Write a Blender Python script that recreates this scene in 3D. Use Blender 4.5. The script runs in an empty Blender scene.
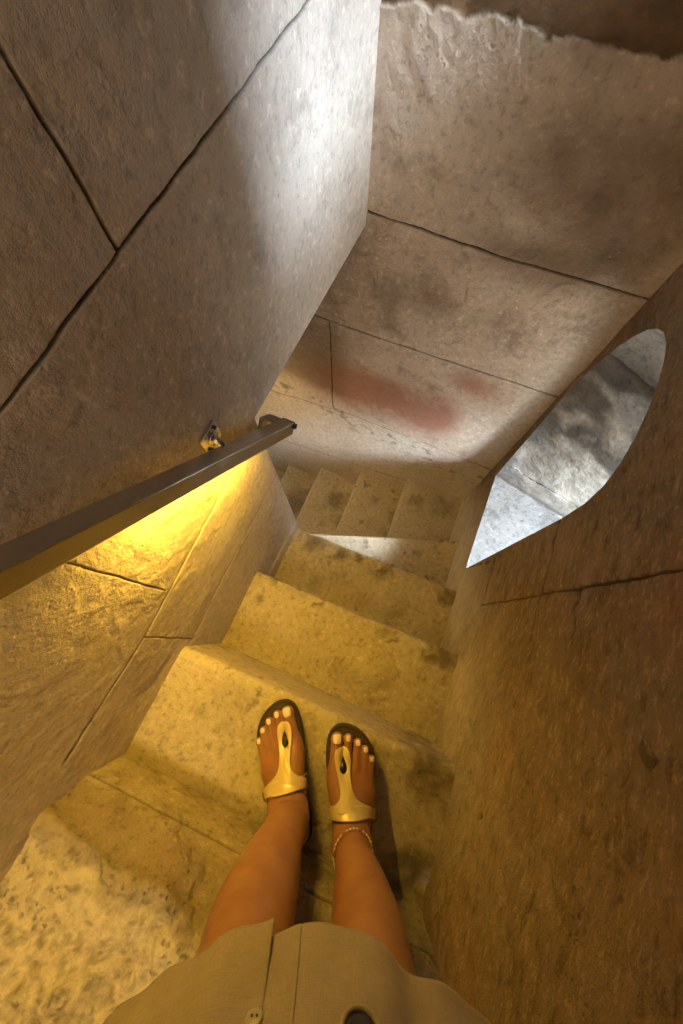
import bpy, bmesh, math, random
import numpy as np
from mathutils import Vector, Matrix

random.seed(7)
SC = bpy.context.scene
COL = SC.collection
H = 0.87                      # camera height above the tread the person stands on
V3 = lambda *a: np.array(a, dtype=float)

# ------------------------------------------------------------------ noise
def _hash(i, j, k, s):
    n = (i * 374761393 + j * 668265263 + k * 1274126177 + s * 974634221) & 0xFFFFFFFF
    n = ((n ^ (n >> 13)) * 1274126177) & 0xFFFFFFFF
    n = n ^ (n >> 16)
    return (n & 0xFFFF) / 65535.0

def vnoise(p, s=0):
    p = np.asarray(p, float)
    f = np.floor(p).astype(np.int64); t = p - f
    t = t * t * (3 - 2 * t)
    i, j, k = f[..., 0], f[..., 1], f[..., 2]
    r = 0
    for a in (0, 1):
        for b in (0, 1):
            for c in (0, 1):
                w = (t[..., 0] if a else 1 - t[..., 0]) * (t[..., 1] if b else 1 - t[..., 1]) * (t[..., 2] if c else 1 - t[..., 2])
                r = r + w * _hash(i + a, j + b, k + c, s)
    return r

def fbm(p, sc, octv=4, s=0):
    p = np.asarray(p, float) * sc
    r = 0; a = 0.5; tot = 0
    for o in range(octv):
        r = r + a * vnoise(p, s + o); tot += a
        p = p * 2.03 + 11.7; a *= 0.5
    return r / tot            # 0..1

def sstep(a, b, x):
    t = np.clip((x - a) / (b - a), 0, 1)
    return t * t * (3 - 2 * t)

def seg_dist(x, y, pts):
    d = np.full(x.shape, 9.0)
    for (ax, ay), (bx, by) in zip(pts[:-1], pts[1:]):
        dx, dy = bx - ax, by - ay
        L = dx * dx + dy * dy + 1e-12
        t = np.clip(((x - ax) * dx + (y - ay) * dy) / L, 0, 1)
        d = np.minimum(d, np.hypot(x - ax - t * dx, y - ay - t * dy))
    return d

# ------------------------------------------------------------------ objects
def tag(o, label=None, cat=None, group=None, kind=None):
    if label: o['label'] = label
    if cat: o['category'] = cat
    if group: o['group'] = group
    if kind: o['kind'] = kind
    return o

def empty(name, loc=(0, 0, 0)):
    o = bpy.data.objects.new(name, None); COL.objects.link(o)
    o.location = loc; o.empty_display_size = 0.05
    return o

class MB:
    """collects vertices (world space), faces and float attributes for ONE mesh object"""
    def __init__(s): s.v = []; s.f = []; s.a = {}; s.n = 0
    def add(s, v, f, attrs=None):
        v = np.asarray(v, float).reshape(-1, 3); n0 = s.n
        s.v.append(v); s.n += len(v)
        s.f.extend([tuple(int(i) + n0 for i in q) for q in f])
        attrs = attrs or {}
        for k in set(list(attrs) + list(s.a)):
            if k not in s.a: s.a[k] = [np.zeros(n0)]
            s.a[k].append(np.asarray(attrs[k], float).ravel() if k in attrs else np.zeros(len(v)))
        return n0
    def grid(s, P, attrs=None, keep=None, flip=False):
        nu, nv = P.shape[:2]
        idx = np.arange(nu * nv).reshape(nu, nv)
        q = np.stack([idx[:-1, :-1], idx[1:, :-1], idx[1:, 1:], idx[:-1, 1:]], -1)
        q = q[keep] if keep is not None else q.reshape(-1, 4)
        if flip: q = q[:, ::-1]
        return s.add(P.reshape(-1, 3), q, attrs)
    def build(s, name, mat, parent=None, smooth=True, origin=None, bevel=0, sub=0):
        v = np.concatenate(s.v)
        o0 = np.array(origin if origin is not None else ((0, 0, 0) if parent is None else tuple(parent.matrix_world.translation)), float)
        if parent is not None: o0 = world_loc(parent)
        if origin is not None: o0 = np.array(origin, float)
        me = bpy.data.meshes.new(name)
        me.from_pydata((v - o0).tolist(), [], s.f)
        for k, l in s.a.items():
            at = me.attributes.new(k, 'FLOAT', 'POINT')
            at.data.foreach_set('value', np.concatenate(l).astype(np.float32))
        bm = bmesh.new(); bm.from_mesh(me)
        loose = [x for x in bm.verts if not x.link_faces]
        bmesh.ops.delete(bm, geom=loose, context='VERTS')
        bm.to_mesh(me); bm.free()
        if smooth: me.polygons.foreach_set('use_smooth', [True] * len(me.polygons))
        if mat: me.materials.append(mat)
        o = bpy.data.objects.new(name, me); COL.objects.link(o)
        if parent is not None:
            o.parent = parent; o.location = tuple(o0 - world_loc(parent))
        else: o.location = tuple(o0)
        if bevel:
            m = o.modifiers.new('bevel', 'BEVEL'); m.width = bevel; m.segments = 3; m.limit_method = 'ANGLE'
            m.harden_normals = False
        if sub:
            m = o.modifiers.new('sub', 'SUBSURF'); m.levels = m.render_levels = sub
        return o
    # --- shapes
    def box(s, c, ax, ay, az, hx, hy, hz):
        c, ax, ay, az = [np.array(t, float) for t in (c, ax, ay, az)]
        v = [c + ax * hx * i + ay * hy * j + az * hz * k for k in (-1, 1) for j in (-1, 1) for i in (-1, 1)]
        s.add(v, [(0, 2, 3, 1), (4, 5, 7, 6), (0, 1, 5, 4), (2, 6, 7, 3), (0, 4, 6, 2), (1, 3, 7, 5)])
    def tube(s, pts, rad, n=12, closed=False, cap=True):
        pts = [np.array(p, float) for p in pts]; m = len(pts)
        rad = rad if hasattr(rad, '__len__') else [rad] * m
        rings = []; up = None
        for i, p in enumerate(pts):
            a = pts[i - 1] if (i > 0 or closed) else p
            b = pts[(i + 1) % m] if (i < m - 1 or closed) else p
            t = b - a; t /= np.linalg.norm(t) + 1e-12
            if up is None:
                up = np.cross(t, V3(0, 0, 1)) if abs(t[2]) < .9 else np.cross(t, V3(1, 0, 0))
            up = up - t * (up @ t); up /= np.linalg.norm(up) + 1e-12
            w = np.cross(t, up)
            rings.append([p + rad[i] * (math.cos(2 * math.pi * k / n) * up + math.sin(2 * math.pi * k / n) * w) for k in range(n)])
        f = []
        for i in range(m if closed else m - 1):
            j = (i + 1) % m
            for k in range(n): f.append((i * n + k, i * n + (k + 1) % n, j * n + (k + 1) % n, j * n + k))
        if cap and not closed:
            f.append(tuple(range(n))[::-1]); f.append(tuple((m - 1) * n + k for k in range(n)))
        s.add(np.array(rings).reshape(-1, 3), f)

def world_loc(o):
    p = np.array(o.location, float)
    while o.parent is not None:
        o = o.parent; p = p + np.array(o.location, float)
    return p

# ------------------------------------------------------------------ materials
def new_mat(name):
    m = bpy.data.materials.new(name); m.use_nodes = True
    nt = m.node_tree; b = nt.nodes['Principled BSDF']
    return m, nt, b

def N(nt, t, **kw):
    n = nt.nodes.new(t)
    for k, v in kw.items():
        if k in ('operation', 'data_type', 'blend_type', 'attribute_name', 'noise_dimensions', 'feature'): setattr(n, k, v)
        else: n.inputs[k].default_value = v
    return n

def mixc(nt, fac, a, b, blend='MIX'):
    n = nt.nodes.new('ShaderNodeMix'); n.data_type = 'RGBA'; n.blend_type = blend
    for sock, val in ((n.inputs[0], fac), (n.inputs[6], a), (n.inputs[7], b)):
        if hasattr(val, 'links') or isinstance(val, bpy.types.NodeSocket): nt.links.new(val, sock)
        else: sock.default_value = val if not isinstance(val, tuple) else (val + (1,))[:4]
    return n.outputs[2]

def ramp(nt, src, stops):
    n = nt.nodes.new('ShaderNodeMapRange'); n.interpolation_type = 'SMOOTHSTEP'
    nt.links.new(src, n.inputs[0])
    n.inputs[1].default_value, n.inputs[2].default_value = stops[0], stops[1]
    n.inputs[3].default_value, n.inputs[4].default_value = (stops[2], stops[3]) if len(stops) > 2 else (0, 1)
    return n.outputs[0]

def mth(nt, op, a, b):
    n = nt.nodes.new('ShaderNodeMath'); n.operation = op
    for i, x in enumerate((a, b)):
        if isinstance(x, bpy.types.NodeSocket): nt.links.new(x, n.inputs[i])
        else: n.inputs[i].default_value = x
    return n.outputs[0]

def stone(name, c1, c2, grime=(0.10, 0.065, 0.035), gamt=0.45, bump=0.5, grain=1.0, stretch=None, pit=0.5, alt=None, fleck=0.0, spk=1.0):
    m, nt, b = new_mat(name)
    L = nt.links.new
    tc = nt.nodes.new('ShaderNodeTexCoord'); co = tc.outputs['Object']
    def noise(sc, det=4, rough=.55, vec=co, dist=0.0):
        n = nt.nodes.new('ShaderNodeTexNoise'); n.inputs['Scale'].default_value = sc
        n.inputs['Detail'].default_value = det; n.inputs['Roughness'].default_value = rough
        n.inputs['Distortion'].default_value = dist
        L(vec, n.inputs['Vector']); return n.outputs[0]
    vec2 = co
    if stretch:
        mp = nt.nodes.new('ShaderNodeMapping'); L(co, mp.inputs[0])
        mp.inputs['Rotation'].default_value = stretch[0]; mp.inputs['Scale'].default_value = stretch[1]
        vec2 = mp.outputs[0]
    big = noise(2.3, 5, .6, dist=.4); mid = noise(11, 6, .65, vec2); fine = noise(70, 4, .7, vec2); fin2 = noise(230, 3, .7)
    col = mixc(nt, ramp(nt, big, (.34, .66)), c1, c2)
    if alt:
        col = mixc(nt, ramp(nt, noise(3.7, 3, .5, dist=.8), (.5, .72, 0, alt[1])), col, alt[0])
    # blotchy grime and speckle
    g = mth(nt, 'MULTIPLY', ramp(nt, mid, (.5, .74)), gamt)
    col = mixc(nt, g, col, grime)
    if fleck: col = mixc(nt, ramp(nt, noise(170, 3, .6, vec2), (.54, .68, 0, fleck)), col, tuple(x * 1.75 for x in c2))
    sp = ramp(nt, fine, (.52, .68, 0, .75 * spk)); col = mixc(nt, sp, col, tuple(x * .55 for x in c1))
    sp3 = ramp(nt, fin2, (.56, .7, 0, .5 * spk)); col = mixc(nt, sp3, col, tuple(x * .5 for x in c1))
    sp2 = ramp(nt, fine, (.45, .32, 0, .55)); col = mixc(nt, sp2, col, tuple(min(1, x * 1.35) for x in c2))
    # attributes: painted wear and tone of the stone; pale also holds painted daylight
    def attr(n):
        a = nt.nodes.new('ShaderNodeAttribute'); a.attribute_name = n; return a.outputs['Fac']
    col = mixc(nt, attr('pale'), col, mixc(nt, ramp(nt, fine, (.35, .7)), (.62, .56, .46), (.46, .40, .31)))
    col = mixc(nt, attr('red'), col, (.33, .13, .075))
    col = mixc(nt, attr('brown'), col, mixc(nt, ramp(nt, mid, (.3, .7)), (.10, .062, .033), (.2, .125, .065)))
    col = mixc(nt, attr('dirt'), col, (.032, .024, .015))
    col = mixc(nt, attr('joint'), col, (.05, .036, .022))
    L(col, b.inputs['Base Color'])
    b.inputs['Roughness'].default_value = .82
    b.inputs['Specular IOR Level'].default_value = .25
    # bump
    vo = nt.nodes.new('ShaderNodeTexVoronoi'); vo.inputs['Scale'].default_value = 90 * grain; L(co, vo.inputs['Vector'])
    pits = mth(nt, 'MULTIPLY', ramp(nt, vo.outputs['Distance'], (0.0, .33)), pit)
    hgt = mth(nt, 'ADD', mth(nt, 'MULTIPLY', fine, 1.0), mth(nt, 'MULTIPLY', fin2, .35))
    hgt = mth(nt, 'ADD', hgt, mth(nt, 'MULTIPLY', mid, 1.2))
    hgt = mth(nt, 'ADD', hgt, mth(nt, 'MULTIPLY', pits, ramp(nt, noise(14, 2), (.5, .6))))
    bp = nt.nodes.new('ShaderNodeBump'); bp.inputs['Strength'].default_value = bump; bp.inputs['Distance'].default_value = .006
    L(hgt, bp.inputs['Height']); L(bp.outputs[0], b.inputs['Normal'])
    return m

def simple(name, col, rough=.5, metal=0.0, bump=None, var=None, spec=.5, **kw):
    m, nt, b = new_mat(name); L = nt.links.new
    tc = nt.nodes.new('ShaderNodeTexCoord')
    b.inputs['Base Color'].default_value = (*col, 1); b.inputs['Roughness'].default_value = rough
    b.inputs['Metallic'].default_value = metal; b.inputs['Specular IOR Level'].default_value = spec
    for k, v in kw.items(): b.inputs[k].default_value = v
    if var:
        n = nt.nodes.new('ShaderNodeTexNoise'); n.inputs['Scale'].default_value = var[0]; n.inputs['Detail'].default_value = 5
        L(tc.outputs['Object'], n.inputs['Vector'])
        L(mixc(nt, ramp(nt, n.outputs[0], (.35, .65)), col, var[1]), b.inputs['Base Color'])
    if bump:
        n = nt.nodes.new('ShaderNodeTexNoise'); n.inputs['Scale'].default_value = bump[0]; n.inputs['Detail'].default_value = 4
        if len(bump) > 2:
            mp = nt.nodes.new('ShaderNodeMapping'); L(tc.outputs['Object'], mp.inputs[0]); mp.inputs['Scale'].default_value = bump[2]
            L(mp.outputs[0], n.inputs['Vector'])
        else: L(tc.outputs['Object'], n.inputs['Vector'])
        bp = nt.nodes.new('ShaderNodeBump'); bp.inputs['Strength'].default_value = bump[1]; bp.inputs['Distance'].default_value = .002
        L(n.outputs[0], bp.inputs['Height']); L(bp.outputs[0], b.inputs['Normal'])
    return m

M = {}
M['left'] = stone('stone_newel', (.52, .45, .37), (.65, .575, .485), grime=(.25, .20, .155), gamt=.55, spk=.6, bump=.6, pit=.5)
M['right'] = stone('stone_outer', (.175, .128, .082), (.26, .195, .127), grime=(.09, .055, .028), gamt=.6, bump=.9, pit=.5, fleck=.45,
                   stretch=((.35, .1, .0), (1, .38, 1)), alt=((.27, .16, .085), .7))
M['back'] = stone('stone_back', (.47, .37, .27), (.60, .50, .39), grime=(.24, .155, .10), gamt=.6, spk=.7, bump=.55, pit=.6)
M['jamb'] = stone('stone_reveal', (.22, .212, .192), (.31, .30, .28), grime=(.08, .075, .064), gamt=.8, bump=.7, pit=.25)
M['step'] = stone('stone_step', (.46, .385, .25), (.56, .48, .33), grime=(.2, .145, .07), gamt=.5, bump=.45, pit=.4)
M['rough'] = stone('stone_eroded', (.42, .35, .22), (.52, .44, .29), grime=(.2, .14, .07), gamt=.6, bump=.9, pit=1.0)
M['plain'] = stone('stone_plain', (.38, .31, .22), (.46, .39, .29))

# ------------------------------------------------------------------ plan of the stair
L0 = V3(-.428, -.232); L1 = V3(.055, .865)
R0 = V3(.146, -.467); R1 = V3(.572, .592)
B0 = V3(.055, .862); B1 = V3(.572, .592)
def unit(a): return a / np.linalg.norm(a)
Ld, Rd, Bd = unit(L1 - L0), unit(R1 - R0), unit(B1 - B0)
Ln = V3(Ld[1], -Ld[0])            # newel wall faces right (+x)
Rn = V3(-Rd[1], Rd[0])            # outer wall faces left
Bn = V3(Bd[1], -Bd[0]); Bn = Bn if Bn[1] < 0 else -Bn   # back wall faces the viewer
U = V3(0, 0, 1)
def on(O, d, n, u, z, w=0.0):
    p = O + d * u + n * w
    return V3(p[0], p[1], z)

def lin(a, b, st): return np.linspace(a, b, max(2, int(round(abs(b - a) / st)) + 1))
def dens(x, lo, hi, st=.0014):
    x = x[(x < lo) | (x > hi)]
    return cat(x, np.arange(lo, hi, st))
def cat(*a):
    r = np.concatenate(a); r = np.unique(np.round(r, 6)); return r

def wall_grid(O, d, n, us, zs):
    u, z = np.meshgrid(us, zs, indexing='ij')
    P = np.stack([O[0] + d[0] * u, O[1] + d[1] * u, z], -1)
    return u, z, P, V3(n[0], n[1], 0)

def stone_disp(P, amp=.004, s=0):
    return amp * 2 * (fbm(P, 6, 4, s) - .5) + amp * .5 * 2 * (fbm(P, 38, 3, s + 9) - .5)

def grooves(u, z, P, lines, w=.0018, depth=.005, s=3):
    wob = .0035 * (fbm(P, 25, 2, s) - .5)
    j = np.zeros(u.shape); jd = np.zeros(u.shape)
    for ln in lines:
        wd = ln[1] if isinstance(ln, tuple) and len(ln) == 2 and np.isscalar(ln[1]) else w
        pts = ln[0] if wd is not w or (isinstance(ln, tuple) and len(ln) == 2 and np.isscalar(ln[1])) else ln
        dd = seg_dist(u + wob, z + wob, pts)
        th = wd * (.55 + 1.1 * fbm(P, 30, 3, s + 4))
        q = 1 - sstep(th * .5, th * 1.35, dd); k = min(1, wd / .0022)
        j = np.maximum(j, q * (.35 + .65 * k)); jd = np.maximum(jd, q * k)
    return -depth * jd, j

# ---- wall_left: the newel side, with the passage opening under its upper blocks
UE, ZS = .668, .236               # newel corner and underside of the blocks that bridge the passage
def make_left():
    mb = MB()
    lines = [[(-1.2, .64), (.245, .617), (.425, .616), (.593, .622), (.976, .634), (1.3, .64)],
             [(.593, .622), (.593, 1.2)],
             ([(.575, .205), (.552, .209), (.245, .192), (.137, .206), (.049, .216)], .0028),
             ([(.668, -.015), (.237, -.031)], .0025),
             ([(.244, .192), (.237, -.031)], .0011),
             ([(.331, .47), (.326, .21)], .0010),
             ([(-.4, .2), (-.15, .2), (-.15, .62)], .0015)]
    us = cat(lin(-1.1, -.35, .03), lin(-.35, UE, .0055)); zs = cat(lin(-2.1, -.62, .05), lin(-.62, .90, .0055), lin(.9, 2.25, .08))
    us = dens(dens(dens(us, .585, .60), .236, .25), .318, .338); zs = dens(dens(dens(zs, .606, .636, .0012), -.038, -.010), .188, .214)
    us2 = cat(lin(UE, 1.02, .006), lin(1.02, 1.35, .03)); zs2 = cat(np.array([ZS]), zs[zs > ZS + .003])
    for us_, zs_ in ((us, zs), (us2, zs2)):
        u, z, P, n = wall_grid(L0, Ld, Ln, us_, zs_)
        dsp = stone_disp(P, .0028)
        g, j = grooves(u, z, P, lines)
        # fade at free edges (corner of the newel, underside)
        e = np.where(z < ZS, UE - u, np.where(u > UE, z - ZS, np.maximum(z - ZS, UE - u)))
        fade = sstep(0, .02, e)
        rnd = -.004 * (1 - sstep(0, .009, e)) * (fbm(P, 30, 3, 5) > -1)
        # flaked patch and the proud strip above the tread, daylight on it painted pale
        fl = sstep(.05, .02, np.hypot((u - .16) / 1.6, z - .06)) * sstep(.47, .6, fbm(P, 28, 3, 31))
        skirt = sstep(-.418, -.426, z) * sstep(.44, .46, u)
        D = (dsp * fade + g * fade + rnd - .004 * fl + .006 * skirt * sstep(0, .012, UE - u + .004))
        blot = sstep(.55, .72, fbm(P, 7, 5, 41)) * sstep(.5, .75, z) * .0
        soot = sstep(.52, .75, fbm(P, 9, 5, 43)) * np.exp(-((u - .66) / .17) ** 2 - ((z - .80) / .11) ** 2) * .6
        mb.grid(P + D[..., None] * n, {'joint': j, 'pale': np.maximum(.55 * fl, .95 * skirt), 'dirt': soot,
                                      'brown': np.zeros(u.shape), 'red': np.zeros(u.shape)}, flip=True)
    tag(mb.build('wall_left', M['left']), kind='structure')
    # newel end face (turning left) and the underside of the bridging blocks
    mb = MB()
    e0 = on(L0, Ld, Ln, UE, 0)
    ws = lin(0, .95, .03); zz = zs[zs <= ZS + 1e-6]; zz = cat(zz, np.array([ZS]))
    w, z = np.meshgrid(ws, zz, indexing='ij')
    P = np.stack([e0[0] - Ln[0] * w, e0[1] - Ln[1] * w, z], -1)
    dsp = stone_disp(P, .004) * sstep(0, .03, w)
    P = P + dsp[..., None] * V3(Ld[0], Ld[1], 0)
    P[0] -= .004 * V3(Ln[0], Ln[1], 0)
    mb.grid(P, flip=False)
    tag(mb.build('wall_turn', M['left']), kind='structure'); mb = MB()
    us3 = lin(UE, 1.35, .03); w, u = np.meshgrid(ws, us3, indexing='ij')
    P = np.stack([L0[0] + Ld[0] * u - Ln[0] * w, L0[1] + Ld[1] * u - Ln[1] * w, np.full(u.shape, ZS)], -1)
    P[0] -= .004 * V3(Ln[0], Ln[1], 0)
    mb.grid(P)
    tag(mb.build('soffit_1', M['left']), kind='structure')  # underside of the bridging blocks

# ---- wall_right: outer wall with the arched slot window
def arc_pts():
    c = [(1.072, -.395), (.722, -.418), (.7225, -.2), (.7235, 0), (.7245, .172), (.731, .24), (.746, .285), (.772, .318), (.811, .345), (.850, .362),
         (.890, .373), (.930, .377), (.966, .375), (1.000, .364), (1.026, .346), (1.050, .320), (1.072, .280), (1.090, .235), (1.105, .17),
         (1.116, .10), (1.113, 0.0), (1.102, -.12), (1.088, -.26)]
    out = []
    for a, b in zip(c, c[1:] + c[:1]):
        n = max(1, int(np.hypot(b[0] - a[0], b[1] - a[1]) / .012))
        for k in range(n): out.append((a[0] + (b[0] - a[0]) * k / n, a[1] + (b[1] - a[1]) * k / n))
    return np.array(out)
HOLE = arc_pts()
H2OFF = (.06, 1.31)
HOLE2 = (HOLE - np.array([.90, 0])) * np.array([.72, 1]) + np.array([.94, 1.31])
#       # the next slot window, higher up the shaft and out of view

def inside_poly(x, y, poly):
    r = np.zeros(x.shape, bool)
    for (x1, y1), (x2, y2) in zip(poly, np.roll(poly, -1, 0)):
        c = ((y1 > y) != (y2 > y)) & (x < (x2 - x1) * (y - y1) / (y2 - y1 + 1e-15) + x1)
        r ^= c
    return r

def make_right():
    mb = MB()
    lines = [([(.573, .165), (.570, .286), (.574, 1.0)], .0024),
             ([(.725, .166), (.573, .168), (.49, .17)], .0026),
             ([(.700, -.143), (.576, -.152)], .0028), ([(.576, -.152), (.571, .165)], .0018),
             ([(.568, .286), (.492, .298)], .0024), ([(.725, -.418), (.700, -.143)], .0022)]
    us = cat(lin(-1.0, -.35, .03), lin(-.35, 1.18, .006), lin(1.18, 1.5, .04)); zs = cat(lin(-2.1, -.9, .05), lin(-.9, .80, .006), lin(.8, 2.25, .015))
    us = dens(dens(us, .566, .580), .716, .730); zs = dens(dens(zs, .158, .176), -.158, -.138)
    u, z, P, n = wall_grid(R0, Rd, Rn, us, zs)
    H2 = HOLE2
    ins = inside_poly(u, z, HOLE) | inside_poly(u, z, H2)
    keep = ~(ins[:-1, :-1] | ins[1:, :-1] | ins[1:, 1:] | ins[:-1, 1:])
    # snap the rim of the remaining faces onto the outline
    used = np.zeros(u.shape, int); ki = keep.astype(int)
    used[:-1, :-1] += ki; used[1:, :-1] += ki; used[1:, 1:] += ki; used[:-1, 1:] += ki
    near = (used > 0) & (used < 4) & (u > HOLE[:, 0].min() - .03) & (u < HOLE[:, 0].max() + .03) & (z > HOLE[:, 1].min() - .03) & (z < HOLE[:, 1].max() + .03)
    dense = []
    for a, b in zip(HOLE, np.roll(HOLE, -1, 0)):
        for k in range(8): dense.append(a + (b - a) * k / 8)
    dense = np.array(dense)
    ii = np.argwhere(near)
    for i, j in ii:
        k = np.argmin((dense[:, 0] - u[i, j]) ** 2 + (dense[:, 1] - z[i, j]) ** 2)
        u[i, j], z[i, j] = dense[k]
    P = np.stack([R0[0] + Rd[0] * u, R0[1] + Rd[1] * u, z], -1)
    de = np.full(u.shape, 9.0)
    sel = (u > .6) & (z > -.55) & (z < .5)
    de[sel] = seg_dist(u[sel], z[sel], [tuple(p) for p in HOLE] + [tuple(HOLE[0])])
    fade = sstep(0, .02, de)
    dsp = stone_disp(P, .0035, 5)
    # chisel strokes, coarser on the lower blocks
    ch = fbm(np.stack([u * 1.0 + z * .55, z * .28 - u * .1, np.zeros_like(u)], -1), 70, 3, 17) - .5
    dsp = dsp + ch * .008 * sstep(.62, .50, u) + ch * .0018
    g, j = grooves(u, z, P, lines)
    step_in = .003 * sstep(.573, .571, u) * sstep(.1, .2, z)
    # small chipped holes
    for (hu, hz, hs) in ((.573, .20, .006), (.568, .286, .010), (.38, .464, .006), (.2, .14, .004), (.24, .05, .004), (.09, .28, .004), (.49, .30, .005)):
        dd = np.hypot((u - hu) / 1.4, z - hz); k = sstep(hs, hs * .4, dd + .010 * (fbm(P, 90, 3, 8) - .5)); g = g - .006 * k; j = np.maximum(j, k * .9)
    D = (dsp + g) * fade + step_in * fade
    low = sstep(.02, .06, u + .1 * (fbm(P, 8, 3, 77) - .5) - .02)
    zs0 = -.9 * (u - .25) - .19     # wall foot that follows the treads
    red = .55 * sstep(.46, .62, fbm(P, 3.2, 4, 90)) * sstep(.3, .6, z + .5 * (u - .3))
    pale = 1.25 * sstep(.50, .02, z - zs0 + .12 * (fbm(P, 5, 4, 92) - .5)) * sstep(-.05, .5, u) * (.45 + .9 * fbm(P, 9, 4, 91))
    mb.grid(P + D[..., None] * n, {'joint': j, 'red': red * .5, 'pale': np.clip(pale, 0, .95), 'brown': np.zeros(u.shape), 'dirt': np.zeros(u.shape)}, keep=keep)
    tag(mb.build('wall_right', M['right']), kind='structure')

    # the reveal: far jamb, sill, arch and near jamb as one lining through the wall
    mb = MB()
    jf = V3(.65, -.76); jn = V3(.80, -.60)
    DEP = .55
    for name, off, hole in (('window_1', (0, 0), HOLE), ('window_2', H2OFF, HOLE2)):
        mb = MB()
        nT = len(HOLE); ts = lin(0, 1, .028)
        ring = np.zeros((nT + 1, len(ts), 3)); 
        for a in range(nT + 1):
            hu, hz = hole[a % nT]
            fr = np.clip((hu - hole[:, 0].min()) / (hole[:, 0].max() - hole[:, 0].min()), 0, 1)
            dirv = unit(jn * (1 - fr) + jf * fr)
            p0 = R0 + Rd * hu
            for b, t in enumerate(ts):
                q = p0 + dirv * DEP * t
                ring[a, b] = (q[0], q[1], hz + (.187 * t if hz - off[1] < -.3 else -.02 * t))
        # refine around the outline for relief
        fine = []
        for a in range(nT):
            for k in range(2): fine.append(ring[a] * (1 - k / 2) + ring[a + 1] * k / 2)
        fine.append(ring[nT]); ring = np.array(fine)
        tt = np.linspace(0, 1, 49)
        idx = tt * (len(ts) - 1); i0 = np.clip(idx.astype(int), 0, len(ts) - 2); fr = (idx - i0)[None, :, None]
        ring = ring[:, i0] * (1 - fr) + ring[:, i0 + 1] * fr
        nrm = np.cross(np.gradient(ring, axis=0), np.gradient(ring, axis=1)); nrm /= np.linalg.norm(nrm, axis=-1, keepdims=True) + 1e-9
        Tg = np.broadcast_to(tt[None, :], ring.shape[:2]); zz = ring[..., 2] - off[1]
        fade = sstep(0, .05, Tg)
        rough = (fbm(ring, 12, 4, 60) - .5) * .009 + (fbm(ring, 45, 4, 61) - .5) * .005
        hu_ = (ring[..., 0] - R0[0]) * Rd[0] + (ring[..., 1] - R0[1]) * Rd[1]
        isfar = (np.arange(ring.shape[0]) > 0.55 * ring.shape[0])[:, None] & np.ones(Tg.shape, bool)
        jl = np.where(isfar, np.abs(zz - (.20 - .02 * Tg)), 9)
        j = 1 - sstep(.002, .006, jl + .004 * (fbm(ring, 30, 2, 5) - .5))
        jo = sstep(.004, .001, np.abs(zz + .385 - .187 * Tg) ) * isfar
        dirt = 1.0 * sstep(.46, .62, fbm(ring, 9, 5, 62)) * sstep(-.25, -.05, zz) * sstep(.3, .15, zz) * isfar
        dirt = np.maximum(dirt, .4 * sstep(.56, .68, fbm(ring, 22, 4, 66)))
        smooth_sill = sstep(-.36, -.38, zz - .187 * Tg)
        D = rough * fade * (1 - .7 * smooth_sill) - .006 * j
        sgn = 1.0
        mb.grid(ring + (D * sgn)[..., None] * nrm, {'joint': np.maximum(j, .8 * jo), 'dirt': dirt * (1 - smooth_sill) * .8, 'pale': .5 * sstep(.5, .62, fbm(ring, 6, 4, 63)) * (1 - smooth_sill), 'red': np.zeros(Tg.shape), 'brown': np.zeros(Tg.shape)})
        tag(mb.build(name, M['jamb']), kind='structure')

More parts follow.
